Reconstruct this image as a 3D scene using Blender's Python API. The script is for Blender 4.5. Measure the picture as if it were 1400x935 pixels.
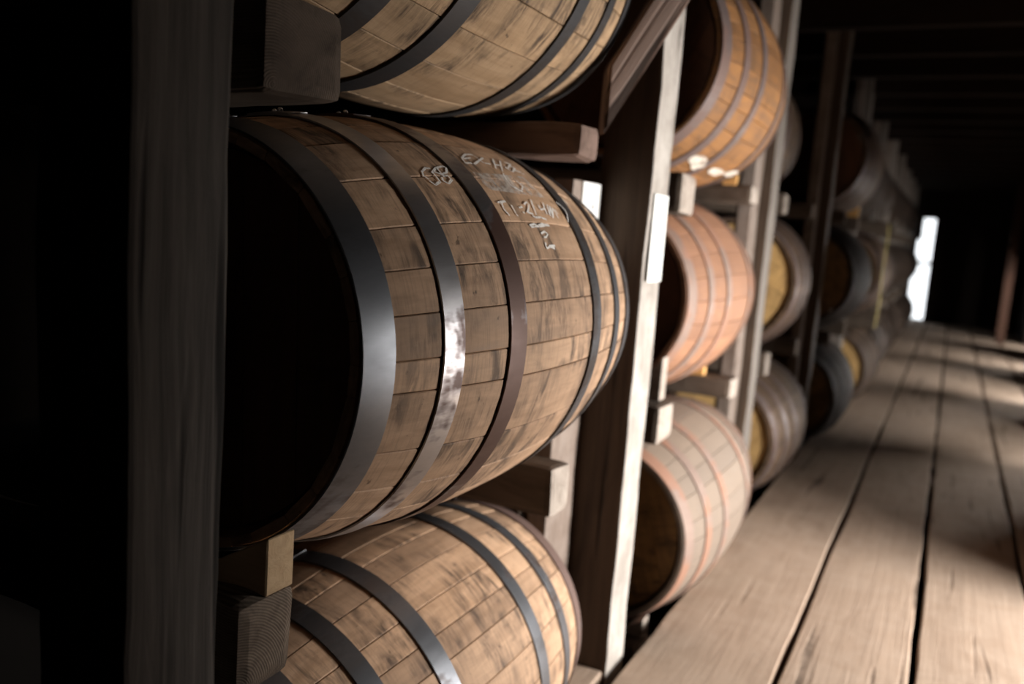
import bpy, bmesh, math, random
from mathutils import Vector, Matrix, noise

for o in list(bpy.data.objects):
    bpy.data.objects.remove(o, do_unlink=True)
SC = bpy.context.scene
COL = SC.collection
PI = math.pi

# ------------------------------------------------------------------ camera
H = 1.12                                   # eye height above the walkway
FPX, W_, H_ = 1175.0, 1400.0, 935.0
VPX, VPY, ROLL = 1305.0, 351.0, 0.075      # vanishing point of the walkway, camera roll
fy = Vector((VPX - W_/2, VPY - H_/2, FPX)).normalized()
u0 = Vector((math.sin(ROLL), -math.cos(ROLL), 0))
fz = (u0 + Vector((0, 0, -(u0.dot(fy))/fy.z))).normalized()
fx = fy.cross(fz)
# rows of M map world -> camera (x right, y down, z forward)
MR = [Vector((fx[i], fy[i], fz[i])) for i in range(3)]
cam_d = bpy.data.cameras.new('camera')
cam = bpy.data.objects.new('camera', cam_d)
COL.objects.link(cam)
rot = Matrix((MR[0], -MR[1], -MR[2])).transposed()
cam.matrix_world = Matrix.Translation((0, 0, H)) @ rot.to_4x4()
cam_d.sensor_width = 36.0
cam_d.lens = FPX/W_*36.0
cam_d.clip_start = 0.02
cam_d.clip_end = 200
cam_d.dof.use_dof = True
cam_d.dof.focus_distance = 1.12
cam_d.dof.aperture_fstop = 2.6
SC.camera = cam

def pix_dir(px, py):
    c = Vector((px - W_/2, py - H_/2, FPX))
    return MR[0]*c.x + MR[1]*c.y + MR[2]*c.z

# ------------------------------------------------------------------ world, light, exposure
SC.view_settings.view_transform = 'Standard'
SC.view_settings.look = 'None'
SC.view_settings.gamma = 1.0
SC.view_settings.use_curve_mapping = False
SC.view_settings.exposure = 0.0
w = bpy.data.worlds.new('overcast_sky'); SC.world = w
w.use_nodes = True
bg = w.node_tree.nodes['Background']
bg.inputs['Color'].default_value = (0.93, 0.97, 1.0, 1)
bg.inputs['Strength'].default_value = 2.2

WALL_R, WALL_L, Y_BACK, Y_END, CEIL = 1.75, -6.0, -2.6, 16.0, 2.34
# daylight through the windows of the right-hand wall: (y centre, width, sill, head, watts)
WINDOWS = [(2.6, 0.8, 0.15, 1.30, 230), (4.85, 0.9, 0.15, 1.30, 120), (7.3, 0.9, 0.15, 1.30, 210), (9.8, 0.9, 0.15, 1.30, 160), (12.3, 0.9, 0.15, 1.30, 90)]
# gaps in the board screen added to shape the window light
OPEN = [(2.02, 3.08), (5.3, 6.3), (7.75, 8.75), (10.25, 11.25), (12.75, 13.5)]
SCREEN_X = 0.99
for (yc, ww, z0, z1, wt) in WINDOWS:
    ld = bpy.data.lights.new('window_daylight', 'AREA')
    ld.shape = 'RECTANGLE'; ld.size = z1 - z0; ld.size_y = ww
    ld.energy = wt; ld.color = (1.0, 0.955, 0.905)
    lo = bpy.data.objects.new('window_daylight', ld); COL.objects.link(lo)
    lo.location = (WALL_R + 0.10, yc, (z0 + z1)/2)
    lo.rotation_euler = (0, PI/2, 0)

# ------------------------------------------------------------------ helpers
def tag(o, label=None, cat=None, group=None, kind=None):
    if label: o['label'] = label
    if cat: o['category'] = cat
    if group: o['group'] = group
    if kind: o['kind'] = kind
    return o
def link(name, me, mat=None, parent=None):
    o = bpy.data.objects.new(name, me)
    COL.objects.link(o)
    if mat is not None:
        if len(me.materials) == 0: me.materials.append(mat)
        if me.materials[0] is not mat:
            o.material_slots[0].link = 'OBJECT'; o.material_slots[0].material = mat
    if parent: o.parent = parent
    return o
def empty(name, loc):
    o = bpy.data.objects.new(name, None); COL.objects.link(o)
    o.location = loc; o.empty_display_size = 0.1
    return o
def mesh(name, verts, faces, smooth=False, sharp=None):
    me = bpy.data.meshes.new(name)
    me.from_pydata([tuple(v) for v in verts], [], faces)
    me.update()
    if smooth:
        for p in me.polygons: p.use_smooth = True
        if sharp: me.set_sharp_from_angle(angle=math.radians(sharp))
    return me
def fix_normals(me):
    bm = bmesh.new(); bm.from_mesh(me)
    bmesh.ops.recalc_face_normals(bm, faces=bm.faces)
    bm.to_mesh(me); bm.free(); me.update()
def box_mesh(name, sx, sy, sz, bev=0.0, cuts=0, rough=0.0, seed=0, axis=None):
    """box centred on its origin in x,y, standing on z=0 when axis is None; bevelled and optionally roughened"""
    bm = bmesh.new()
    bmesh.ops.create_cube(bm, size=1.0)
    for v in bm.verts: v.co = Vector((v.co.x*sx, v.co.y*sy, v.co.z*sz))
    if bev: bmesh.ops.bevel(bm, geom=list(bm.edges), offset=bev, segments=2, profile=0.6, affect='EDGES')
    if cuts:
        L = [sx, sy, sz]; a = L.index(max(L))
        for k in range(1, cuts):
            co = [0, 0, 0]; no = [0, 0, 0]
            co[a] = -L[a]/2 + L[a]*k/cuts; no[a] = 1
            bmesh.ops.bisect_plane(bm, geom=bm.verts[:] + bm.edges[:] + bm.faces[:], plane_co=co, plane_no=no)
        if rough:
            for v in bm.verts:
                n = noise.noise_vector(Vector((v.co.x*5 + seed*7.3, v.co.y*5 + seed*3.1, v.co.z*5)))
                n2 = noise.noise_vector(Vector((v.co.x*21 + seed*5.3, v.co.y*21, v.co.z*21 + seed)))
                d = n*rough + n2*rough*0.5
                d[a] = 0 if abs(abs(v.co[a]) - L[a]/2) < 0.001 else d[a]*0.3
                v.co += d
    bmesh.ops.recalc_face_normals(bm, faces=bm.faces)
    me = bpy.data.meshes.new(name); bm.to_mesh(me); bm.free()
    return me
def box(name, x0, x1, y0, y1, z0, z1, mat, parent=None, bev=0.004, cuts=0, rough=0.0, seed=0):
    me = box_mesh(name, x1 - x0, y1 - y0, z1 - z0, bev, cuts, rough, seed)
    o = link(name, me, mat, parent)
    o.location = ((x0 + x1)/2, (y0 + y1)/2, (z0 + z1)/2)
    if parent: o.location -= parent.location
    return o

# ------------------------------------------------------------------ materials
class NT:
    def __init__(s, name):
        s.m = bpy.data.materials.new(name); s.m.use_nodes = True
        s.t = s.m.node_tree; s.b = s.t.nodes['Principled BSDF']
    def n(s, kind, **kw):
        nd = s.t.nodes.new(kind)
        for k, v in kw.items(): setattr(nd, k, v)
        return nd
    def l(s, a, b): s.t.links.new(a, b)
    def coords(s, scale, offs=100.0, src='Object'):
        tc = s.n('ShaderNodeTexCoord'); oi = s.n('ShaderNodeObjectInfo')
        mul = s.n('ShaderNodeMath', operation='MULTIPLY'); mul.inputs[1].default_value = offs
        s.l(oi.outputs['Random'], mul.inputs[0])
        add = s.n('ShaderNodeVectorMath', operation='ADD')
        s.l(tc.outputs[src], add.inputs[0]); s.l(mul.outputs[0], add.inputs[1])
        mp = s.n('ShaderNodeMapping'); mp.inputs['Scale'].default_value = scale
        s.l(add.outputs[0], mp.inputs['Vector'])
        return mp.outputs[0]
    def noise(s, vec, scale, detail=4, rough=0.6, dist=0.0):
        nd = s.n('ShaderNodeTexNoise'); nd.inputs['Scale'].default_value = scale
        nd.inputs['Detail'].default_value = detail; nd.inputs['Roughness'].default_value = rough
        nd.inputs['Distortion'].default_value = dist
        s.l(vec, nd.inputs['Vector']); return nd.outputs[0]
    def ramp(s, v, stops):
        r = s.n('ShaderNodeValToRGB'); e = r.color_ramp.elements
        while len(e) < len(stops): e.new(0.5)
        for i, (p, c) in enumerate(stops):
            e[i].position = p; e[i].color = c if len(c) == 4 else (*c, 1)
        s.l(v, r.inputs[0]); return r.outputs[0]
    def g(s, v, a, b, x=0.0, y=1.0):
        m = s.n('ShaderNodeMapRange'); m.inputs[1].default_value = a; m.inputs[2].default_value = b
        m.inputs[3].default_value = x; m.inputs[4].default_value = y
        s.l(v, m.inputs[0]); return m.outputs[0]
    def mix(s, fac, a, b, mode='MIX'):
        m = s.n('ShaderNodeMix', data_type='RGBA', blend_type=mode)
        for sock, v in ((m.inputs[0], fac), (m.inputs[6], a), (m.inputs[7], b)):
            if hasattr(v, 'is_output'): s.l(v, sock)
            elif isinstance(v, (int, float)): sock.default_value = v
            else: sock.default_value = v if len(v) == 4 else (*v, 1)
        return m.outputs[2]
    def math(s, op, a, b=0.0):
        m = s.n('ShaderNodeMath', operation=op)
        for sock, v in ((m.inputs[0], a), (m.inputs[1], b)):
            if hasattr(v, 'is_output'): s.l(v, sock)
            else: sock.default_value = v
        return m.outputs[0]
    def rnd(s): return s.n('ShaderNodeObjectInfo').outputs['Random']
    def bump(s, h, strength, dist=0.002):
        b = s.n('ShaderNodeBump'); b.inputs['Strength'].default_value = strength; b.inputs['Distance'].default_value = dist
        s.l(h, b.inputs['Height']); s.l(b.outputs[0], s.b.inputs['Normal'])
    def out(s, col, rough, metal=0.0, spec=None):
        for sock, v in ((s.b.inputs['Base Color'], col), (s.b.inputs['Roughness'], rough), (s.b.inputs['Metallic'], metal)):
            if hasattr(v, 'is_output'): s.l(v, sock)
            elif isinstance(v, (int, float)): sock.default_value = v
            else: sock.default_value = (*v, 1)
        if spec is not None: s.b.inputs['Specular IOR Level'].default_value = spec
        return s.m

def oak(name, light, mid, dark, stain=0.55, saw=0.5, hue=0.16):
    """barrel stave: length along local Y, width along local Z, outward along local X"""
    t = NT(name)
    long = t.coords((1, 0.10, 1))
    cross = t.coords((1, 1, 0.22))
    flat = t.coords((1, 1, 1))
    grain = t.noise(long, 60, 5, 0.6, 0.4)
    base = t.ramp(grain, [(0.30, mid), (0.62, light)])
    fine = t.noise(t.coords((1, 0.06, 1)), 260, 3, 0.6)
    base = t.mix(t.g(fine, 0.45, 0.7, 0, 0.22), base, mid, 'MIX')
    # band-saw marks run across the stave
    sawn = t.noise(t.coords((1, 1, 0.03)), 330, 2, 0.6)
    base = t.mix(t.g(sawn, 0.5, 0.75, 0, saw*0.55), base, dark)
    # every stave has its own tone
    base = t.mix(1.0, base, t.ramp(t.rnd(), [(0, (1 - hue*1.6, 1 - hue*1.7, 1 - hue*1.8)), (0.5, (1 - hue*0.5,)*3), (1, (1.05, 1.03, 1.0))]), 'MULTIPLY')
    # dark weather stains smeared across the stave, in large broken patches
    zone = t.noise(flat, 7.5, 3, 0.6, 0.6)
    smear = t.noise(cross, 34, 6, 0.72, 0.8)
    sm = t.math('MULTIPLY', t.g(zone, 0.43, 0.60), t.g(smear, 0.43, 0.60))
    base = t.mix(t.math('MULTIPLY', sm, stain), base, dark)
    spots = t.noise(flat, 48, 3, 0.5)
    base = t.mix(t.g(spots, 0.70, 0.76, 0, 0.75*stain), base, (dark[0]*0.35, dark[1]*0.35, dark[2]*0.35))
    # a grey water-mark tone in broad areas
    grey = t.noise(t.coords((1, 0.6, 1)), 4.2, 2, 0.5)
    base = t.mix(t.g(grey, 0.52, 0.72, 0, 0.35*stain), base, (mid[0]*0.55, mid[1]*0.58, mid[2]*0.62))
    t.bump(t.math('ADD', t.math('MULTIPLY', sawn, 0.6), grain), 0.28, 0.0012)
    return t.out(base, t.g(grain, 0.3, 0.7, 0.62, 0.8), 0.0, 0.3)

def steel(name, col, rust, amount, rough=0.36, metal=0.9):
    t = NT(name)
    v = t.coords((1, 1, 1))
    n1 = t.noise(v, 5.0, 4, 0.62, 0.7)
    n2 = t.noise(t.coords((1, 0.3, 1)), 26, 4, 0.65)
    fac = t.g(t.math('ADD', n1, t.math('MULTIPLY', t.math('SUBTRACT', n2, 0.5), 0.35)), 0.62 - amount*0.3, 0.72 - amount*0.3)
    c = t.mix(t.g(n2, 0.3, 0.7, 0, 0.5), col, (col[0]*0.55, col[1]*0.55, col[2]*0.58))
    c = t.mix(fac, c, rust)
    t.bump(n2, 0.12, 0.001)
    return t.out(c, t.math('ADD', t.g(n2, 0.3, 0.7, rough - 0.05, rough + 0.1), t.math('MULTIPLY', fac, 0.08)), t.g(fac, 0, 1, metal, metal*0.55))

def timber(name, a, b, dark, axis=2, scale=1.0, dust=None, dust_amt=0.0, rough=0.8):
    """sawn, weathered timber with its grain along the given local axis"""
    t = NT(name)
    sc = [1, 1, 1]; sc[axis] = 0.045
    sc2 = [1, 1, 1]; sc2[axis] = 0.18
    g1 = t.noise(t.coords(tuple(sc)), 55*scale, 6, 0.68, 0.6)
    g2 = t.noise(t.coords(tuple(sc2)), 9*scale, 4, 0.6, 0.8)
    c = t.ramp(g1, [(0.30, b), (0.64, a)])
    c = t.mix(t.g(g2, 0.50, 0.74, 0, 0.75), c, dark)
    crack = t.noise(t.coords(tuple(sc)), 22*scale, 2, 0.5, 0.3)
    c = t.mix(t.g(crack, 0.655, 0.70, 0, 0.85), c, (dark[0]*0.3, dark[1]*0.3, dark[2]*0.3))
    if dust:
        d = t.noise(t.coords((1, 1, 1)), 8, 5, 0.7, 0.5)
        c = t.mix(t.g(d, 0.42, 0.62, 0, dust_amt), c, dust)
    t.bump(t.math('SUBTRACT', g1, t.g(crack, 0.64, 0.70, 0, 0.9)), 0.55, 0.004)
    return t.out(c, rough, 0.0, 0.25)

def rail_wood(name, a, b, dark):
    """squared log, grain along local X, growth rings on its sawn ends"""
    t = NT(name)
    tc = t.n('ShaderNodeTexCoord')
    mp = t.n('ShaderNodeMapping'); mp.inputs['Location'].default_value = (0, 0.05, 0.045); mp.inputs['Scale'].default_value = (0.03, 1, 1)
    t.l(tc.outputs['Object'], mp.inputs['Vector'])
    wv = t.n('ShaderNodeTexWave', wave_type='RINGS', rings_direction='X'); wv.inputs['Scale'].default_value = 95
    wv.inputs['Distortion'].default_value = 5.0; wv.inputs['Detail'].default_value = 4; wv.inputs['Detail Scale'].default_value = 0.35
    t.l(mp.outputs[0], wv.inputs['Vector'])
    n = t.noise(t.coords((0.12, 1, 1)), 30, 5, 0.7, 0.5)
    big = t.noise(t.coords((0.3, 1, 1)), 11, 4, 0.65, 0.6)
    c = t.mix(t.g(wv.outputs[1], 0.2, 0.8, 0.0, 0.75), a, b)
    c = t.mix(t.g(n, 0.5, 0.72, 0, 0.6), c, dark)
    c = t.mix(t.g(big, 0.48, 0.7, 0, 0.55), c, dark)
    t.bump(t.math('ADD', t.math('MULTIPLY', wv.outputs[1], 0.5), n), 0.45, 0.003)
    return t.out(c, 0.85, 0.0, 0.2)

def plain(name, col, rough=0.7, metal=0.0, var=0.15, scale=20):
    t = NT(name)
    n = t.noise(t.coords((1, 1, 1)), scale, 4, 0.6)
    c = t.mix(t.g(n, 0.35, 0.7), col, tuple(x*(1 - var) for x in col))
    return t.out(c, rough, metal)

def chalk(name, col, thr0, thr1, scale):
    t = NT(name)
    n = t.noise(t.coords((1, 1, 1), 0), scale, 4, 0.65)
    a = t.g(n, thr0, thr1)
    t.l(a, t.b.inputs['Alpha'])
    return t.out(col, 0.95, 0.0, 0.1)

M = {}
M['oak'] = oak('oak_pale', (0.66, 0.435, 0.285), (0.475, 0.30, 0.185), (0.075, 0.052, 0.04), 0.88)
M['oak_top'] = oak('oak_tan', (0.46, 0.315, 0.19), (0.33, 0.215, 0.12), (0.06, 0.04, 0.027), 1.0)
M['oak_honey'] = oak('oak_honey', (0.37, 0.175, 0.06), (0.22, 0.11, 0.05), (0.09, 0.053, 0.03), 0.6, 0.3, 0.30)
M['oak_rose'] = oak('oak_rose', (0.35, 0.185, 0.11), (0.275, 0.143, 0.09), (0.16, 0.09, 0.065), 0.35, 0.2, 0.12)
M['oak_dusty'] = oak('oak_dusty', (0.235, 0.185, 0.147), (0.215, 0.168, 0.133), (0.17, 0.135, 0.11), 0.3, 0.2, 0.06)
M['oak_brown'] = oak('oak_brown', (0.21, 0.135, 0.085), (0.14, 0.088, 0.055), (0.045, 0.03, 0.02), 0.6, 0.3, 0.25)
M['oak_dimmed'] = oak('oak_umber_shaded', (0.062, 0.038, 0.023), (0.04, 0.025, 0.015), (0.016, 0.01, 0.007), 0.6, 0.3, 0.25)  # distant barrels: the missing light is put in as darker brown
M['head_shaded'] = oak('head_shaded', (0.17, 0.08, 0.045), (0.11, 0.052, 0.03), (0.04, 0.02, 0.013), 0.4, 0.2, 0.15)  # unlit heads carry their shade in this dark tone
M['head_gold_lit'] = oak('head_gold_lit', (0.72, 0.46, 0.19), (0.58, 0.36, 0.14), (0.2, 0.12, 0.05), 0.6, 0.2, 0.15)  # lighter gold carries the daylight on the heads it reaches
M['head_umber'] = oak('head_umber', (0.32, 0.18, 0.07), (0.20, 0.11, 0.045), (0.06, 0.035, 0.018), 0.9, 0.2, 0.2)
M['hoop_steel'] = steel('hoop_steel', (0.235, 0.245, 0.265), (0.085, 0.06, 0.052), 0.28, 0.40)
M['hoop_bright'] = steel('hoop_highlight_steel', (0.46, 0.45, 0.46), (0.10, 0.065, 0.058), 0.08, 0.36)  # paler base stands in for the window glint on this hoop
M['hoop_rust'] = steel('hoop_rusty_steel', (0.22, 0.215, 0.225), (0.085, 0.046, 0.036), 0.62, 0.42)
M['hoop_dark'] = steel('hoop_blackened', (0.13, 0.135, 0.145), (0.05, 0.04, 0.037), 0.35, 0.45)
M['hoop_mauve'] = steel('hoop_mauve_rust', (0.18, 0.135, 0.125), (0.15, 0.095, 0.08), 0.6, 0.5, 0.35)
M['hoop_pink'] = steel('hoop_dusty_rust', (0.27, 0.19, 0.155), (0.29, 0.155, 0.105), 0.5, 0.6, 0.15)
M['hoop_black'] = steel('hoop_black', (0.055, 0.055, 0.058), (0.035, 0.028, 0.025), 0.35, 0.5, 0.6)
M['hoop_umber_shaded'] = steel('hoop_rust_shaded', (0.05, 0.036, 0.03), (0.036, 0.024, 0.02), 0.5, 0.75, 0.0)  # far hoops, darkened in colour for want of light
M['rivet'] = plain('rivet_steel', (0.75, 0.77, 0.80), 0.25, 1.0)
M['post'] = timber('timber_grey', (0.27, 0.24, 0.215), (0.18, 0.158, 0.138), (0.07, 0.058, 0.048), 2)
M['post_shaded'] = timber('timber_grey_shaded', (0.12, 0.107, 0.096), (0.048, 0.042, 0.038), (0.018, 0.015, 0.013), 2)  # the barrel's shadow on the near post, put into a darker grey
M['post_white_lit'] = timber('timber_white_lit', (0.42, 0.385, 0.35), (0.26, 0.23, 0.205), (0.13, 0.11, 0.09), 2, 1.0, (0.52, 0.49, 0.455), 0.6)  # lit copy for the aisle face of the post
M['post_side_shaded'] = timber('timber_brown_shaded', (0.11, 0.075, 0.052), (0.065, 0.043, 0.03), (0.025, 0.017, 0.012), 2)  # shaded copy for the post sides turned from the light
M['post_red'] = timber('timber_reddish', (0.06, 0.028, 0.017), (0.04, 0.018, 0.011), (0.016, 0.008, 0.005), 2)
M['stud'] = timber('timber_stud', (0.22, 0.17, 0.14), (0.14, 0.105, 0.085), (0.055, 0.04, 0.032), 2, 1.0, (0.34, 0.29, 0.255), 0.4)
M['brace'] = timber('timber_brace', (0.33, 0.235, 0.195), (0.24, 0.17, 0.14), (0.12, 0.08, 0.065), 0)
M['joist'] = timber('timber_joist', (0.018, 0.009, 0.005), (0.012, 0.006, 0.004), (0.006, 0.004, 0.003), 0)  # gloom under the ceiling is put into this near-black
M['shell'] = timber('timber_shell', (0.02, 0.013, 0.009), (0.013, 0.008, 0.006), (0.006, 0.004, 0.003), 2)  # shade of the unlit interior is put into this near-black
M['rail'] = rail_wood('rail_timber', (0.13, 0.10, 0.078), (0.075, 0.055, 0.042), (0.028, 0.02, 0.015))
M['rail_side_shaded'] = rail_wood('rail_timber_shaded', (0.15, 0.115, 0.09), (0.10, 0.075, 0.058), (0.04, 0.03, 0.022))  # shade on the rail sides, put into the colour
M['rail_grained'] = rail_wood('rail_timber_grained', (0.25, 0.195, 0.15), (0.12, 0.09, 0.07), (0.045, 0.033, 0.025))
M['rail_brown'] = rail_wood('rail_timber_brown', (0.24, 0.165, 0.135), (0.16, 0.105, 0.085), (0.06, 0.04, 0.03))
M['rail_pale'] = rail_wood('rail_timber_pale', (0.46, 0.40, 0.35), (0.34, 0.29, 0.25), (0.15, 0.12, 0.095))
M['chock'] = timber('chock_pine', (0.60, 0.43, 0.26), (0.50, 0.34, 0.20), (0.30, 0.19, 0.11), 0)
M['chock_orange'] = timber('chock_orange', (0.75, 0.42, 0.15), (0.6, 0.33, 0.12), (0.3, 0.18, 0.08), 0)
M['floor'] = timber('floor_boards', (0.42, 0.315, 0.24), (0.35, 0.26, 0.197), (0.27, 0.195, 0.145), 1, 0.9, (0.46, 0.36, 0.285), 0.5, 0.85)
M['floor'].node_tree.nodes['Principled BSDF'].inputs['Specular IOR Level'].default_value = 0.1
M['paper'] = plain('label_paper', (0.86, 0.87, 0.85), 0.6, 0, 0.05)
M['ink'] = plain('label_ink', (0.10, 0.10, 0.11), 0.7)
M['chalk'] = chalk('chalk_white', (0.86, 0.83, 0.79), 0.22, 0.48, 190)
M['smear'] = chalk('chalk_smear', (0.70, 0.64, 0.58), 0.38, 0.68, 36)
M['white_mould'] = chalk('limewash_splash', (0.72, 0.66, 0.58), 0.30, 0.55, 30)
M['yellow'] = plain('yellow_tape', (0.75, 0.62, 0.18), 0.6, 0, 0.5, 30)
M['earth'] = plain('dark_earth', (0.03, 0.024, 0.02), 0.95)
tg = NT('window_glass')
_tr = tg.n('ShaderNodeBsdfTransparent'); _gl = tg.n('ShaderNodeBsdfGlossy'); _gl.inputs['Roughness'].default_value = 0.05
_mx = tg.n('ShaderNodeMixShader'); _mx.inputs[0].default_value = 0.06
tg.l(_tr.outputs[0], _mx.inputs[1]); tg.l(_gl.outputs[0], _mx.inputs[2])
tg.l(_mx.outputs[0], tg.t.nodes['Material Output'].inputs['Surface'])
M['glass'] = tg.m

# ------------------------------------------------------------------ shell of the warehouse
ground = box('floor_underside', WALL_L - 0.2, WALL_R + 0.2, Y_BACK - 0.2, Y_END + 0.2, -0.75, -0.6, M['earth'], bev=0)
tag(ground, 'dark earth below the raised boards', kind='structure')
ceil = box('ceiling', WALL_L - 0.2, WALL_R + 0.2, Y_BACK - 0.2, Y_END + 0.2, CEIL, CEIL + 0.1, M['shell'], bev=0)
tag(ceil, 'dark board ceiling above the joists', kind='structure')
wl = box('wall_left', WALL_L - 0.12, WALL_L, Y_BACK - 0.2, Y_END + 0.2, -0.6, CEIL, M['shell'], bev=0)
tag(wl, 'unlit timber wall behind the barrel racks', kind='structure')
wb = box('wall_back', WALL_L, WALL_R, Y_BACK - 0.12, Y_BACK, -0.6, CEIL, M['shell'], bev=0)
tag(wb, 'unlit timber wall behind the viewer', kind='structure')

def wall_with_holes(name, a0, a1, z0, z1, holes, to3, thick):
    """a wall as one mesh with real openings; a runs along the wall"""
    As = sorted({a0, a1, *[h[0] for h in holes], *[h[1] for h in holes]})
    Zs = sorted({z0, z1, *[h[2] for h in holes], *[h[3] for h in holes]})
    bm = bmesh.new()
    for i in range(len(As) - 1):
        for j in range(len(Zs) - 1):
            ca, cz = (As[i] + As[i+1])/2, (Zs[j] + Zs[j+1])/2
            if any(h[0] < ca < h[1] and h[2] < cz < h[3] for h in holes): continue
            vs = []
            for d in (0, thick):
                for (a, z) in ((As[i], Zs[j]), (As[i+1], Zs[j]), (As[i+1], Zs[j+1]), (As[i], Zs[j+1])):
                    vs.append(bm.verts.new(to3(a, z, d)))
            for f in ((0, 1, 2, 3), (4, 5, 6, 7), (0, 1, 5, 4), (1, 2, 6, 5), (2, 3, 7, 6), (3, 0, 4, 7)):
                bm.faces.new([vs[k] for k in f])
    bmesh.ops.remove_doubles(bm, verts=bm.verts, dist=1e-5)
    bmesh.ops.recalc_face_normals(bm, faces=bm.faces)
    me = bpy.data.meshes.new(name); bm.to_mesh(me); bm.free()
    return me

rh = [(yc - ww/2, yc + ww/2, z0, z1) for (yc, ww, z0, z1, wt) in WINDOWS]
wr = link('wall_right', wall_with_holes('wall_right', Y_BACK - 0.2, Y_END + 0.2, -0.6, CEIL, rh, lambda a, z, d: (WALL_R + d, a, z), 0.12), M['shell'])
tag(wr, 'timber side wall with daylight windows', kind='structure')
for i, (yc, ww, z0, z1, wt) in enumerate(WINDOWS):
    f = empty('window_%d' % (i + 2), (WALL_R + 0.05, yc, z0))
    tag(f, 'small side window with plain timber frame', kind='structure')
    for (n, y0, y1, a, b) in (('frame_post', yc - ww/2, yc - ww/2 + 0.03, z0, z1), ('frame_post', yc + ww/2 - 0.03, yc + ww/2, z0, z1),
                              ('frame_rail', yc - ww/2 + 0.03, yc + ww/2 - 0.03, z0, z0 + 0.03), ('frame_rail', yc - ww/2 + 0.03, yc + ww/2 - 0.03, z1 - 0.03, z1)):
        box(n, WALL_R + 0.01, WALL_R + 0.06, y0, y1, a, b, M['joist'], f, bev=0)

pw = link('wall_light_screen', wall_with_holes('wall_light_screen', Y_BACK, Y_END, 0.0, CEIL, [(a, b, 0.0, 1.10 if a < 3 else 0.98) for a, b in OPEN], lambda a, z, d: (SCREEN_X + d, a, z), 0.05), M['shell'])  # added screen: blocks window light between the gaps
tag(pw, 'added dark board screen with open bays shaping the window light', kind='structure')

# end wall with the tall bright window by the racks
EW = (-0.615, -0.345, 0.0, 1.72)
ew = link('wall_end', wall_with_holes('wall_end', WALL_L, WALL_R, -0.6, CEIL, [EW], lambda a, z, d: (a, Y_END + d, z), 0.12), M['shell'])
tag(ew, 'unlit timber end wall', kind='structure')
ewf = empty('window_1', (-0.48, Y_END + 0.02, 0.0))
tag(ewf, 'tall narrow window blazing with daylight in end wall', kind='structure')
for (n, x0, x1, a, b) in (('glazing_bar', EW[0], EW[1], 0.955, 1.005), ('frame_block', EW[0], EW[0] + 0.09, 1.36, 1.72), ('frame_block', EW[0], EW[0] + 0.03, 1.005, 1.36), ('sill', EW[0], EW[1], 0.0, 0.03)):
    box(n, x0, x1, Y_END + 0.01, Y_END + 0.06, a, b, M['joist'], ewf, bev=0)
for (a, b) in ((0.03, 0.955), (1.005, 1.72)):
    box('pane', EW[0], EW[1], Y_END + 0.065, Y_END + 0.07, a, b, M['glass'], ewf, bev=0)

# walkway: wide boards laid along the aisle, each its own piece
floor = empty('floor', (0, 6.5, 0)); tag(floor, 'walkway of wide worn boards with dark open joints', kind='structure')
random.seed(5)
edges = [-0.635, -0.274, 0.043, 0.364, 0.695, 1.03, 1.37, 1.74]
def plank_mesh(x0, x1, seed):
    n = 130; y0, y1 = Y_BACK + 0.02, Y_END - 0.01
    vs, fs = [], []
    for i in range(n + 1):
        u = i/n; y = y0 + (y1 - y0)*u**1.0
        def wob(side):
            return (noise.noise(Vector((y*1.1, seed*3.7 + side*9, 0)))*0.006 + noise.noise(Vector((y*6.0, seed*1.7 + side*5, 3)))*0.004
                    + max(0, noise.noise(Vector((y*3.3, seed + side*7, 8))) - 0.25)*0.02)
        a = x0 + 0.0095 + wob(0); b = x1 - 0.0095 - wob(1)
        cup = noise.noise(Vector((y*0.5, seed, 1)))*0.003
        prof = [(a, -0.05), (a, -0.004), (a + 0.004, -0.0005), (a + (b - a)*0.3, 0.0015 + cup), (a + (b - a)*0.7, 0.0015 - cup), (b - 0.004, -0.0005), (b, -0.004), (b, -0.05)]
        vs += [(p[0], y, p[1]) for p in prof]
    k = 8
    for i in range(n):
        for j in range(k):
            jj = (j + 1) % k
            fs.append((i*k + j, i*k + jj, (i + 1)*k + jj, (i + 1)*k + j))
    fs.append(tuple(range(k))); fs.append(tuple(n*k + j for j in reversed(range(k))))
    me = mesh('plank', vs, fs, False); fix_normals(me)
    for p in me.polygons: p.use_smooth = True
    me.set_sharp_from_angle(angle=math.radians(35))
    return me
for i in range(len(edges) - 1):
    me = plank_mesh(edges[i], edges[i+1], i + 1)
    o = link('plank', me, M['floor'], floor)
    o.location = -floor.location
for y in (-1.2, 0.4, 1.9, 3.4, 4.9, 6.4, 7.9, 9.4, 10.9, 12.4, 13.9, 15.4):
    j = box('floor_joist', -0.60, 1.70, y - 0.05, y + 0.05, -0.22, -0.051, M['joist'], floor, bev=0)

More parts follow.
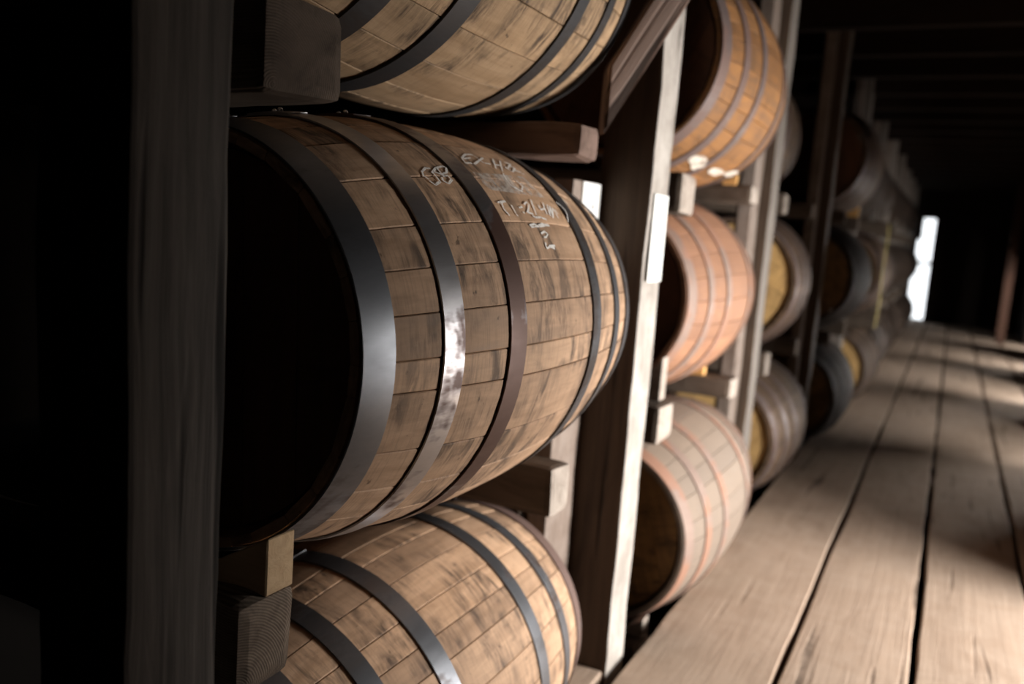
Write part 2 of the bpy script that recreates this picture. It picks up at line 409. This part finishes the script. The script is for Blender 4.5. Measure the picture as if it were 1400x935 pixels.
# ------------------------------------------------------------------ barrels
BL, RB, RH = 0.90, 0.325, 0.270
def prof(s): return RB - (RB - RH)*(s/(BL/2))**2
def stave_mesh(h, seed):
    rnd = random.Random(seed)
    n = 18; vs, fs = [], []
    lift = rnd.uniform(-0.0006, 0.0006)
    for i in range(n + 1):
        s = -BL/2 + BL*i/n
        R = prof(s) + lift
        hh = h - 0.0005/R
        c = 0.0014/R
        for (a, dr) in ((-hh, -0.026), (-hh, -0.0014), (-hh + c, -0.0002), (-hh*0.45, 0), (hh*0.45, 0), (hh - c, -0.0002), (hh, -0.0014), (hh, -0.026)):
            r = R + dr
            if dr < -0.02 and (i == 0 or i == n): r += 0.013
            if i in (0, n) and dr > -0.02: r -= 0.001
            vs.append((r*math.cos(a), s, r*math.sin(a)))
    k = 8
    for i in range(n):
        for j in range(k):
            jj = (j + 1) % k
            fs.append((i*k + j, (i + 1)*k + j, (i + 1)*k + jj, i*k + jj))
    fs.append(tuple(reversed(range(k)))); fs.append(tuple(n*k + j for j in range(k)))
    me = mesh('stave', vs, fs); fix_normals(me)
    for p in me.polygons: p.use_smooth = True
    me.set_sharp_from_angle(angle=math.radians(24))
    return me
def hoop_mesh(s0, s1, seed):
    n = 112; vs, fs = [], []
    t = 0.0024
    rnd = random.Random(seed); ph = rnd.random()*6
    for i in range(n):
        a = 2*PI*i/n
        wv = 0.0015*math.sin(a*2 + ph)
        r0, r1 = prof(s0) + 0.0012, prof(s1) + 0.0012
        mid = (r0 + r1)/2 + 0.0006
        ca, sa = math.cos(a), math.sin(a)
        for (s, r) in ((s0 + wv, r0), (s0 + wv, r0 + t), ((s0 + s1)/2 + wv, mid + t), (s1 + wv, r1 + t), (s1 + wv, r1)):
            vs.append((r*ca, s, r*sa))
    k = 5
    for i in range(n):
        ii = (i + 1) % n
        for j in range(k):
            jj = (j + 1) % k
            fs.append((i*k + j, i*k + jj, ii*k + jj, ii*k + j))
    # riveted overlap of the band: a short second layer
    b = len(vs); m = 8; a0 = PI/2 + rnd.uniform(-0.05, 0.05) - 0.12
    for i in range(m + 1):
        a = a0 + 0.24*i/m
        wv = 0.0015*math.sin(a*2 + ph)
        r0, r1 = prof(s0) + 0.0036, prof(s1) + 0.0036
        for (s, r) in ((s0 + wv, r0 - 0.001), (s0 + wv, r0 + 0.002), (s1 + wv, r1 + 0.002), (s1 + wv, r1 - 0.001)):
            vs.append((r*math.cos(a), s, r*math.sin(a)))
    for i in range(m):
        for j in range(4):
            jj = (j + 1) % 4
            fs.append((b + i*4 + j, b + i*4 + jj, b + (i + 1)*4 + jj, b + (i + 1)*4 + j))
    fs.append((b, b + 1, b + 2, b + 3)); fs.append(tuple(b + m*4 + j for j in (3, 2, 1, 0)))
    me = mesh('hoop', vs, fs); fix_normals(me)
    for p in me.polygons: p.use_smooth = True
    me.set_sharp_from_angle(angle=math.radians(30))
    return me, a0 + 0.12
def rivet_mesh():
    bm = bmesh.new()
    bmesh.ops.create_uvsphere(bm, u_segments=8, v_segments=6, radius=0.0045)
    me = bpy.data.meshes.new('rivet'); bm.to_mesh(me); bm.free()
    for p in me.polygons: p.use_smooth = True
    return me
RIVET = rivet_mesh()
def head_board_mesh(x0, x1, R):
    """one board of a barrel head, a slice of a disc; local plane XZ, thickness along Y"""
    g = 0.0006; pts = []
    m = 7
    for i in range(m + 1):
        x = x0 + g + (x1 - x0 - 2*g)*i/m
        pts.append((x, -math.sqrt(max(0.0, R*R - x*x))))
    for i in range(m, -1, -1):
        x = x0 + g + (x1 - x0 - 2*g)*i/m
        pts.append((x, math.sqrt(max(0.0, R*R - x*x))))
    # drop coincident tips of the outermost boards
    q = []
    for p in pts:
        if not q or (abs(p[0] - q[-1][0]) + abs(p[1] - q[-1][1])) > 1e-5: q.append(p)
    if abs(q[0][0] - q[-1][0]) + abs(q[0][1] - q[-1][1]) < 1e-5: q.pop()
    k = len(q)
    # local Y = board length so that the oak material's grain follows it
    vs = [(0.0, p[1], p[0]) for p in q] + [(-0.022, p[1], p[0]) for p in q]
    fs = [tuple(range(k)), tuple(reversed(range(k, 2*k)))] + [(i, i + k, (i + 1) % k + k, (i + 1) % k) for i in range(k)]
    me = mesh('head_board', vs, fs); fix_normals(me)
    return me
HOOPS = [(-0.448, -0.400), (-0.316, -0.277), (-0.172, -0.130), (0.130, 0.172), (0.277, 0.316), (0.400, 0.448)]
class Proto: pass
def make_proto(seed):
    P = Proto(); rnd = random.Random(seed)
    ws = [rnd.choice((0.8, 0.95, 1.0, 1.1, 1.25, 1.4, 0.7)) for _ in range(29)]
    tot = sum(ws); P.staves = []; a = 0
    for i, wd in enumerate(ws):
        h = PI*wd/tot
        P.staves.append((stave_mesh(h, seed*100 + i), a + h)); a += 2*h
    P.hoops = [hoop_mesh(s0, s1, seed*10 + i) for i, (s0, s1) in enumerate(HOOPS)]
    R = RH - 0.024
    P.boards = []
    es = [-R]; k = 6
    for i in range(k - 1): es.append(-R + 2*R*(i + 1 + rnd.uniform(-0.15, 0.15))/k)
    es.append(R)
    for i in range(k): P.boards.append(head_board_mesh(es[i], es[i+1], R))
    P.headrot = rnd.uniform(-0.5, 0.5)
    return P
PROTOS = [make_proto(s) for s in (3, 8, 14)]
def barrel(pi, loc, roll, label, group, body, hoops, head, yaw=0.0):
    P = PROTOS[pi]
    root = empty('whiskey_barrel', loc)
    root.rotation_euler = (0, 0, yaw)
    tag(root, label, 'barrel', group)
    for (me, a) in P.staves:
        o = link('stave', me, M[body], root); o.rotation_euler = (0, -(a + roll), 0)
    for i, (me, ra) in enumerate(P.hoops):
        hm = hoops[i] if isinstance(hoops, (list, tuple)) else hoops
        o = link('hoop', me, M[hm], root); o.rotation_euler = (0, -(roll*0.15), 0)
        s0, s1 = HOOPS[i]
        for d in (-0.035, 0.035):
            r = prof((s0 + s1)/2) + 0.0062
            v = link('rivet', RIVET, M['rivet'], o)
            v.location = (r*math.cos(ra + d), (s0 + s1)/2 + 0.006*(1 if d > 0 else -1), r*math.sin(ra + d))
    for side in (-1, 1):
        for me in P.boards:
            o = link('head_board', me, M[head], root)
            Rm = Matrix.Rotation(P.headrot + roll, 4, 'Y') @ Matrix.Rotation(side*PI/2, 4, 'Z')
            o.matrix_local = Matrix.Translation((0, side*(BL/2 - 0.021), 0)) @ Rm @ Matrix.Rotation(PI/2, 4, 'X')
    return root

# bays run from post to post; y of the post centres
BAY = 1.4655
POSTS = [0.595 + BAY*k for k in range(-2, 11)]
S6 = 'hoop_steel'
names = {'t': 'top', 'm': 'middle', 'b': 'bottom'}
bayname = {1: "chalk-marked barrel's bay", 2: "first bay past the chalk-marked barrel's", 3: "second bay past the chalk-marked barrel's", 4: "third bay past the chalk-marked barrel's",
           5: "fourth bay past the chalk-marked barrel's", 6: "fifth bay past the chalk-marked barrel's", 7: "sixth bay past the chalk-marked barrel's",
           8: "seventh bay past the chalk-marked barrel's", 9: "eighth bay past the chalk-marked barrel's", 10: "ninth bay past the chalk-marked barrel's"}
Z = {'t': 0.51 + H, 'm': -0.177 + H, 'b': -0.878 + H}
B = {}   # (bay, tier) -> (proto, x, y, z, roll, body, hoops, head)
B[1, 't'] = (1, -0.91, 1.25, 0.51 + H, 1.3, 'oak_top', 'hoop_black', 'head_shaded')
B[1, 'm'] = (0, -0.852, 1.231, -0.177 + H, 0.4, 'oak', ['hoop_steel', 'hoop_bright', 'hoop_rust', 'hoop_dark', 'hoop_dark', 'hoop_dark'], 'head_shaded')
B[1, 'b'] = (2, -0.93, 1.335, -0.945 + H, 2.1, 'oak', ['hoop_steel', 'hoop_dark', 'hoop_steel', 'hoop_steel', 'hoop_steel', 'hoop_mauve'], 'head_shaded')
B[2, 't'] = (2, -0.86, 2.68, 0.475 + H, 0.3, 'oak_honey', 'hoop_mauve', 'head_shaded')
B[2, 'm'] = (1, -0.925, 2.84, -0.19 + H, 2.6, 'oak_rose', 'hoop_pink', 'head_shaded')
B[2, 'b'] = (0, -0.847, 2.786, -0.888 + H, 3.3, 'oak_dusty', 'hoop_pink', 'head_umber')
B[3, 't'] = (1, -1.05, 4.20, Z['t'], 0.9, 'oak_brown', 'hoop_mauve', 'head_umber')
B[3, 'm'] = (2, -0.91, 4.24, Z['m'], 1.9, 'oak_brown', 'hoop_mauve', 'head_gold_lit')
B[3, 'b'] = (1, -0.865, 4.22, Z['b'], 4.1, 'oak_brown', 'hoop_mauve', 'head_gold_lit')
B[4, 't'] = (0, -0.78, 5.68, Z['t'], 0.2, 'oak_brown', 'hoop_mauve', 'head_shaded')
B[4, 'm'] = (1, -0.76, 5.62, Z['m'], 5.0, 'oak_dimmed', 'hoop_umber_shaded', 'head_umber')
B[4, 'b'] = (2, -0.78, 5.62, Z['b'], 0.7, 'oak_dimmed', 'hoop_umber_shaded', 'head_umber')
B[5, 't'] = (2, -0.85, 7.15, Z['t'], 1.2, 'oak_dimmed', 'hoop_umber_shaded', 'head_shaded')
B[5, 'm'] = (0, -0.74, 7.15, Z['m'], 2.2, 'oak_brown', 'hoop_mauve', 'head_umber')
B[5, 'b'] = (1, -0.74, 7.1, Z['b'], 3.2, 'oak_brown', 'hoop_umber_shaded', 'head_gold_lit')
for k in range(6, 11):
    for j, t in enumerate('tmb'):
        B[k, t] = ((k + j) % 3, (-0.88, -0.80, -0.78)[j], 1.29 + BAY*(k - 1), Z[t], k*1.7 + j, 'oak_dimmed', 'hoop_umber_shaded', 'head_umber')
desc = {(1, 't'): 'tan oak barrel with blackened hoops on top rails above the chalk-marked barrel',
        (1, 'm'): 'pale oak barrel with white chalk writing between its steel hoops',
        (1, 'b'): 'pale oak barrel with bright steel hoops lying beneath the chalk-marked barrel',
        (2, 't'): 'honey-orange oak barrel with mauve hoops and white splashes underneath',
        (2, 'm'): 'rose-coloured oak barrel with dusty rust hoops on middle rails',
        (2, 'b'): 'dusty beige oak barrel with thin pink-rust hoops and dark head by the walkway',
        (3, 'm'): 'brown oak barrel with golden lit head on middle rails, second bay past the chalk-marked barrel',
        (3, 'b'): 'brown oak barrel with golden lit head on bottom rails, second bay past the chalk-marked barrel'}
ROOT = {}
for (k, t), (pi, x, y, z, rl, body, hp, hd) in B.items():
    tone = 'brown' if body == 'oak_brown' else 'shade-darkened umber'
    lab = desc.get((k, t), "%s oak barrel on %s rails in the %s" % (tone, names[t], bayname[k]))
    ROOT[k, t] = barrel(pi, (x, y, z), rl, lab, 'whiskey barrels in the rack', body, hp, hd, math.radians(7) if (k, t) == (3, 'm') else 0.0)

# ------------------------------------------------------------------ rails, studs, chocks
RAILY = {(1, 'n'): (0.692, 0.782), (1, 'f'): (1.545, 1.642), (2, 'n'): (2.25, 2.385), (2, 'f'): (3.11, 3.235)}
FACE = -0.66
def rail_y(k, e):
    if (k, e) in RAILY: return RAILY[k, e]
    c = 1.29 + BAY*(k - 1)
    return (c - 0.46, c - 0.36) if e == 'n' else (c + 0.33, c + 0.43)
rail_top = {}
for (k, t), (pi, x, y, z, rl, body, hp, hd) in B.items():
    for e in 'nf':
        y0, y1 = rail_y(k, e)
        if (k, t, e) == (1, 'b', 'n'): y0, y1 = 0.86, 0.95
        if (k, t, e) == (1, 't', 'n'): y0, y1 = 0.700, 0.825
        lo, hi = max(y0, y - BL/2), min(y1, y + BL/2)
        smin = min(abs(lo - y), abs(hi - y)) if hi > lo else BL/2
        top = z - prof(max(smin, 0)) - 0.0075
        ht = 0.11
        below = {'t': 'm', 'm': 'b'}.get(t)
        if below:                                    # clear the barrel underneath
            q = B[k, below]
            d = 0.0 if y0 <= q[2] <= y1 else min(abs(y0 - q[2]), abs(y1 - q[2]))
            if d < BL/2: ht = min(ht, top - (q[3] + prof(d) + 0.012))
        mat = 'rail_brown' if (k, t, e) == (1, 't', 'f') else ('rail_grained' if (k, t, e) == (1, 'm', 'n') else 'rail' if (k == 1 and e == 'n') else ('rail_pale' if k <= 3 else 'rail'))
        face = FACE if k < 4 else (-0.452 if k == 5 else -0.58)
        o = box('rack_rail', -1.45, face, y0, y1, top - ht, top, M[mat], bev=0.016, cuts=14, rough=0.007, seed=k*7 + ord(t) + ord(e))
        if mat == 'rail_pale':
            o.data.materials.append(M['rail_side_shaded'])
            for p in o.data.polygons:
                if p.normal.x < 0.6: p.material_index = 1  # only aisle ends stay pale; other sides coloured as shaded
        tag(o, "timber rail under the %s end of the %s barrel, %s" % ('post-side' if e == 'n' else 'door-side', names[t], bayname[k]), 'rail', 'rails carrying the barrels')
        rail_top[k, t, e] = (y0, y1, top, face)

def wedge(name, x0, x1, y0, y1, z, h0, h1, mat, label):
    """chock lying on a rail: thin at x0, thick at x1"""
    vs = [(x, y, zz) for y in (y0, y1) for (x, zz) in ((x0, z), (x1, z), (x1, z + h1), (x0, z + h0))]
    me = mesh(name, [Vector(v) - Vector(((x0 + x1)/2, (y0 + y1)/2, z)) for v in vs],
              [(0, 1, 2, 3), (7, 6, 5, 4), (0, 4, 5, 1), (1, 5, 6, 2), (2, 6, 7, 3), (3, 7, 4, 0)])
    bm = bmesh.new(); bm.from_mesh(me)
    bmesh.ops.bevel(bm, geom=list(bm.edges), offset=0.0018, segments=1, affect='EDGES')
    bmesh.ops.recalc_face_normals(bm, faces=bm.faces); bm.to_mesh(me); bm.free()
    o = link(name, me, mat); o.location = ((x0 + x1)/2, (y0 + y1)/2, z)
    return tag(o, label, 'chock', 'chocks on the rails')
def chock(k, t, e, mat, label, wy=0.047, reach=0.19, size=0.11):
    y0, y1, top, face = rail_top[k, t, e]
    pi, x, y, z = B[k, t][:4]
    ya, yb = (y1 - wy - 0.002, y1 - 0.002) if e == 'n' else (y0 + 0.002, y0 + wy)
    d = min(abs(ya - y), abs(yb - y)); R = prof(min(d, BL/2)) + 0.005
    def hgt(xx): return max(0.003, z - math.sqrt(max(0, R*R - (xx - x)**2)) - top - 0.002)
    xa, xb = x + reach - size, x + reach
    wedge('chock', xa, xb, ya, yb, top + 0.0005, hgt(xa)*0.8, hgt(xb)*0.95, mat, label)
chock(1, 'm', 'n', M['chock'], 'pale pine chock wedged under the chalk-marked barrel', 0.047, 0.188, 0.11)
chock(2, 'm', 'f', M['chock_orange'], 'orange pine chock wedged under the rose-coloured barrel', 0.04, 0.16, 0.07)
chock(2, 't', 'f', M['chock_orange'], 'small orange pine chock under the honey-orange barrel', 0.025, 0.14, 0.05)
chock(2, 'm', 'n', M['rail_pale'], 'whitish timber chock under the rose-coloured barrel beside the papered post', 0.05, 0.235, 0.06)
chock(2, 'b', 'n', M['rail_pale'], 'whitish timber chock under the dusty beige barrel', 0.05, 0.175, 0.05)
chock(4, 't', 'f', M['chock_orange'], 'orange pine chock under the top barrel, third bay past the chalk-marked barrel', 0.05, 0.19, 0.08)

# posts along the aisle, and the lighter studs that stand against them under the rail ends
POST_Y = {1: (0.535, 0.655), 2: (1.992, 2.130)}
ordn = ['', 'first', 'second', 'third', 'fourth', 'fifth', 'sixth', 'seventh', 'eighth', 'ninth', 'tenth', 'eleventh']
for k in range(1, 12):
    c = 0.595 + BAY*(k - 1)
    y0, y1 = POST_Y.get(k, (c - 0.07, c + 0.07))
    face = FACE if k < 4 else FACE + 0.03
    mat = M['post_shaded'] if k == 1 else (M['post_white_lit'] if k == 2 else M['post'])
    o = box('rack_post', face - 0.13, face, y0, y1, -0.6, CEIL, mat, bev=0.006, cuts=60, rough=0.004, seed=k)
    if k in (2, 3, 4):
        o.data.materials.append(M['post_side_shaded'])
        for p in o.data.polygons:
            if p.normal.x < 0.6: p.material_index = 1  # faces off the aisle get their shade as dark brown
    lab = {1: 'weathered grey post, darkened for barrel shade, standing before the head of the chalk-marked barrel',
           2: 'whitish post, lit and shaded sides coloured in, with a white paper on its aisle face'}.get(k, 'weathered rack post, %s one past the papered post' % ordn[k - 2])
    tag(o, lab, 'post', 'posts of the barrel rack')
    if k == 1: continue
    sx = {2: -0.78, 3: -0.695}.get(k, face - 0.05)
    sy0, sy1 = {2: (1.808, 1.968), 3: (3.30, 3.43)}.get(k, (y0 - 0.11, y0 - 0.012))
    o = box('rack_stud', sx - 0.05, sx, sy0, sy1, -0.6, H + 0.11 if k == 2 else CEIL, M['stud'], bev=0.004, cuts=40, rough=0.003, seed=k + 40)
    lab = 'upright stud with a barcode paper, in front of the pale post' if k == 2 else 'light upright stud set against the %s post past the papered one' % ordn[k - 2]
    tag(o, lab, 'stud', 'studs beside the rack posts')

# knee brace rising from the rail end out over the aisle
def brace(loc, ang, t, mat, lab):
    P = [(0, 0.188), (0, 0.325), (0.394, 1.05), (0.471, 1.05)]           # outline of its wide face (along the slope, height)
    n = len(P)
    d0 = Vector((math.cos(ang), math.sin(ang), 0)); nb = Vector((-math.sin(ang), math.cos(ang), 0))
    vs = [loc + d0*u + Vector((0, 0, z)) for u, z in P]
    vs += [v + nb*t for v in vs]
    org = loc + Vector((0, 0, 0.188))
    ux = (d0*0.394 + Vector((0, 0, 0.725))).normalized(); uz = ux.cross(nb)
    Mx = Matrix((ux, nb, uz)).transposed().to_4x4(); Mx.translation = org
    inv = Mx.inverted()
    me = mesh('knee_brace', [inv @ v for v in vs], [tuple(range(n)), tuple(reversed(range(n, 2*n)))] + [(i, i + n, (i + 1) % n + n, (i + 1) % n) for i in range(n)])
    bm = bmesh.new(); bm.from_mesh(me)
    bmesh.ops.bevel(bm, geom=list(bm.edges), offset=0.005, segments=2, affect='EDGES')
    bmesh.ops.recalc_face_normals(bm, faces=bm.faces); bm.to_mesh(me); bm.free()
    o = link('knee_brace', me, mat); o.matrix_world = Mx
    tag(o, lab, 'brace')
brace(Vector((-0.656, 1.652, H)), math.radians(36), 0.055, M['brace'], 'brown slanting knee brace rising beside the papered post')

# ceiling joists across the aisle
for i in range(24):
    y = 0.72 + 0.64*i
    if y > Y_END - 0.1: break
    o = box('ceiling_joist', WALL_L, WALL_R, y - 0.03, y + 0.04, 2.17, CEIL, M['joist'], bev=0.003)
    tag(o, 'dark timber joist crossing under the ceiling', 'joist', 'ceiling joists')

# posts on the window side of the aisle
for k, y in enumerate((1.97, 3.13, 5.25, 6.35, 7.7, 8.8, 10.2, 11.3, 13.3)):
    dx = -0.25 if y > 13 else 0.0
    o = box('side_post', 0.88 + dx, 0.985 + dx, y - 0.05, y + 0.05, 0.006, 2.17, M['post_red'], bev=0.005, cuts=20, rough=0.003, seed=k + 80)
    tag(o, 'slim reddish-brown post on the window side of the walkway', 'post', 'posts on the window side')

# sill plank lying before the foot of the papered post
o = box('sill_plank', -1.3, -0.668, 1.80, 1.988, -0.045, 0.0, M['floor'], bev=0.004)
tag(o, 'short board lying at the foot of the papered post', 'board')
# papers
def paper(x, y0, y1, z0, z1, label, marks):
    p = box('paper_label', x, x + 0.0015, y0, y1, z0, z1, M['paper'], bev=0)
    tag(p, label, 'label')
    if marks:
        rnd = random.Random(4)
        yc = (y0 + y1)/2 + 0.01
        bm = bmesh.new(); z = z1 - 0.02
        while z > z0 + 0.015:
            hh = rnd.choice((0.0012, 0.002, 0.003)); wd = 0.014 + rnd.uniform(-0.002, 0.002)
            r = bmesh.ops.create_cube(bm, size=1.0)
            for v in r['verts']: v.co = Vector((v.co.x*0.0004 + 0.0019, v.co.y*wd*1.3 + yc - p.location.y, v.co.z*hh + z - p.location.z))
            z -= hh + rnd.choice((0.002, 0.003, 0.005, 0.012))
        me = bpy.data.meshes.new('print'); bm.to_mesh(me); bm.free()
        o = link('print', me, M['ink'], p)
    return p
paper(-0.7785, 1.857, 1.966, H - 0.06, H + 0.108, 'white barcode paper stuck to the stud beside the chalk-marked barrel', True)
paper(-0.6555, 2.010, 2.118, H - 0.117, H + 0.096, 'bright blank white paper stuck to the aisle face of the pale post', False)
# tape hanging from a rail end
me = mesh('hanging_tape', [(dx + 0.004*math.sin(i*0.9), (w_ - 0.5)*0.085 + 0.01*math.sin(i*0.5), -0.062*i) for i in range(13) for dx, w_ in ((0, 0), (0, 1), (0.002, 1), (0.002, 0))],
          [(i*4 + j, i*4 + (j + 1) % 4, i*4 + 4 + (j + 1) % 4, i*4 + 4 + j) for i in range(12) for j in range(4)] + [(0, 1, 2, 3), (51, 50, 49, 48)])
fix_normals(me)
o = link('hanging_tape', me, M['yellow']); yy = rail_top[5, 't', 'n']; o.location = (yy[3] + 0.008, (yy[0] + yy[1])/2, yy[2] - 0.02)
tag(o, 'yellowish tape hanging from a rail end farther down the rack', 'tape')

# ------------------------------------------------------------------ chalk on the barrels
def on_barrel(px, py, key, lift=0.0013):
    """first hit of a pixel's ray with the barrel's outer surface -> point and outward normal"""
    pi, x, y, z = B[key][:4]
    d = pix_dir(px, py); best = None
    for i in range(401):
        s = -BL/2 + BL*i/400
        t = (y + s)/d.y
        p = Vector((0, 0, H)) + d*t
        g = math.hypot(p.x - x, p.z - z) - prof(s)
        if g <= 0:
            best = (p, s); break
        if best is None or g < bg_[0]: bg_ = (g, p, s); best = None
    if best is None: best = bg_[1:]
    p, s = best
    n = Vector((p.x - x, 0, p.z - z)).normalized()
    r = prof(s) + lift
    return Vector((x + n.x*r, p.y, z + n.z*r)), n
def ribbon(polys, key, width, name, mat, parent):
    vs, fs = [], []
    for poly in polys:
        pts = []
        for a, b in zip(poly[:-1], poly[1:]):
            m = max(1, int(math.hypot(b[0] - a[0], b[1] - a[1])/2.0))
            pts += [(a[0] + (b[0] - a[0])*i/m, a[1] + (b[1] - a[1])*i/m) for i in range(m)]
        pts.append(poly[-1])
        P = [on_barrel(u, v, key) for u, v in pts]
        base = len(vs)
        for i, (p, n) in enumerate(P):
            q = P[min(i + 1, len(P) - 1)][0] - P[max(i - 1, 0)][0]
            sd = n.cross(q)
            sd = sd.normalized() if sd.length > 1e-9 else Vector((0, 1, 0))
            wd = width*(0.75 + 0.35*noise.noise(p*90))*0.5
            vs += [p + sd*wd, p - sd*wd]
        for i in range(len(P) - 1):
            fs.append((base + 2*i, base + 2*i + 1, base + 2*i + 3, base + 2*i + 2))
    me = mesh(name, [v - parent.location for v in vs], fs)
    return link(name, me, mat, parent)
def patch(c, key, name, mat, parent, nu=14, nv=6, lift=0.0011):
    """c: four pixel corners of a smear"""
    vs, fs = [], []
    for i in range(nu + 1):
        for j in range(nv + 1):
            u, v = i/nu, j/nv
            px = (1-u)*(1-v)*c[0][0] + u*(1-v)*c[1][0] + u*v*c[2][0] + (1-u)*v*c[3][0]
            py = (1-u)*(1-v)*c[0][1] + u*(1-v)*c[1][1] + u*v*c[2][1] + (1-u)*v*c[3][1]
            vs.append(on_barrel(px, py, key, lift)[0] - parent.location)
    for i in range(nu):
        for j in range(nv):
            a = i*(nv + 1) + j
            fs.append((a, a + nv + 1, a + nv + 2, a + 1))
    return link(name, mesh(name, vs, fs), mat, parent)
def blot(cx, cy, rx, ry, key, name, mat, parent, seed, lift=0.0042):
    vs, fs = [on_barrel(cx, cy, key, lift)[0] - parent.location], []
    n = 22
    for r in (0.5, 1.0):
        for i in range(n):
            a = 2*PI*i/n
            k = 1 + 0.25*noise.noise(Vector((math.cos(a)*1.3, math.sin(a)*1.3, seed)))
            vs.append(on_barrel(cx + rx*r*k*math.cos(a), cy + ry*r*k*math.sin(a), key, lift)[0] - parent.location)
    for i in range(n):
        ii = (i + 1) % n
        fs.append((0, 1 + i, 1 + ii)); fs.append((1 + i, 1 + n + i, 1 + n + ii, 1 + ii))
    return link(name, mesh(name, vs, fs), mat, parent)
def Zm(*pts): return [(560 + a*0.2143, 180 + b*0.2143) for a, b in pts]
CH = [  # strokes as drawn on the barrel
    Zm((128, 240), (95, 238), (74, 262), (84, 290), (118, 308)), Zm((120, 320), (160, 345), (190, 325), (165, 290), (140, 268), (160, 240), (200, 226), (232, 236), (230, 268), (195, 278), (150, 262)),
    Zm((165, 230), (190, 262), (222, 292)), Zm((205, 290), (240, 285), (264, 312), (246, 336), (212, 322), (200, 296)),
    Zm((352, 150), (330, 172), (352, 205), (396, 206)), Zm((340, 178), (388, 172)), Zm((350, 150), (400, 152)),
    Zm((410, 160), (470, 205)), Zm((465, 172), (410, 212)), Zm((478, 206), (512, 212)),
    Zm((528, 178), (548, 240)), Zm((572, 190), (590, 258)), Zm((536, 214), (584, 222)), Zm((600, 200), (640, 212), (622, 240), (606, 226)), Zm((606, 232), (655, 262), (668, 236), (640, 226)), Zm((668, 250), (700, 262), (728, 278)),
    Zm((592, 268), (612, 310), (650, 352), (712, 386), (716, 352), (676, 318)),
    Zm((552, 458), (606, 448)), Zm((580, 455), (596, 498), (634, 540)), Zm((644, 470), (662, 505), (686, 542)), Zm((694, 488), (714, 484)), Zm((716, 518), (730, 522)),
    Zm((724, 468), (742, 452), (756, 468), (754, 500), (744, 518), (786, 528)), Zm((768, 438), (786, 486), (802, 532)),
    Zm((816, 470), (830, 500), (862, 496)), Zm((846, 456), (858, 494), (872, 530)), Zm((872, 470), (892, 540), (890, 478), (912, 556), (906, 488), (944, 556)), Zm((920, 500), (940, 528)),
    Zm((780, 540), (800, 552), (830, 548), (870, 566)), Zm((762, 600), (790, 592), (812, 604), (840, 592), (886, 604)), Zm((770, 610), (830, 608), (880, 596)),
    Zm((834, 652), (856, 640), (876, 656), (866, 676), (852, 676)), Zm((860, 706), (868, 746), (894, 736), (920, 748)), Zm((886, 732), (922, 730)),
]
for st in CH: ribbon([st], (1, 'm'), 0.0048, 'chalk_stroke', M['chalk'], ROOT[1, 'm'])
ribbon([Zm((915, 462), (950, 490), (972, 512), (986, 545), (992, 590))], (1, 'm'), 0.0035, 'chalk_stroke', M['chalk'], ROOT[1, 'm']).location = (0.004, 0, 0.003)
patch(Zm((395, 262), (720, 290), (860, 425), (500, 372)), (1, 'm'), 'chalk_smear', M['smear'], ROOT[1, 'm'])
patch(Zm((880, 372), (960, 420), (1040, 490), (960, 452)), (1, 'm'), 'chalk_smear', M['smear'], ROOT[1, 'm'])
for (cx, cy, rx, ry, sd) in ((954, 219, 13, 9, 1), (948, 226, 5, 4, 5), (978, 233, 11, 5, 2), (1001, 237, 12, 4.5, 3)):
    blot(cx, cy, rx, ry, (2, 't'), 'white_splash', M['white_mould'], ROOT[2, 't'], sd)
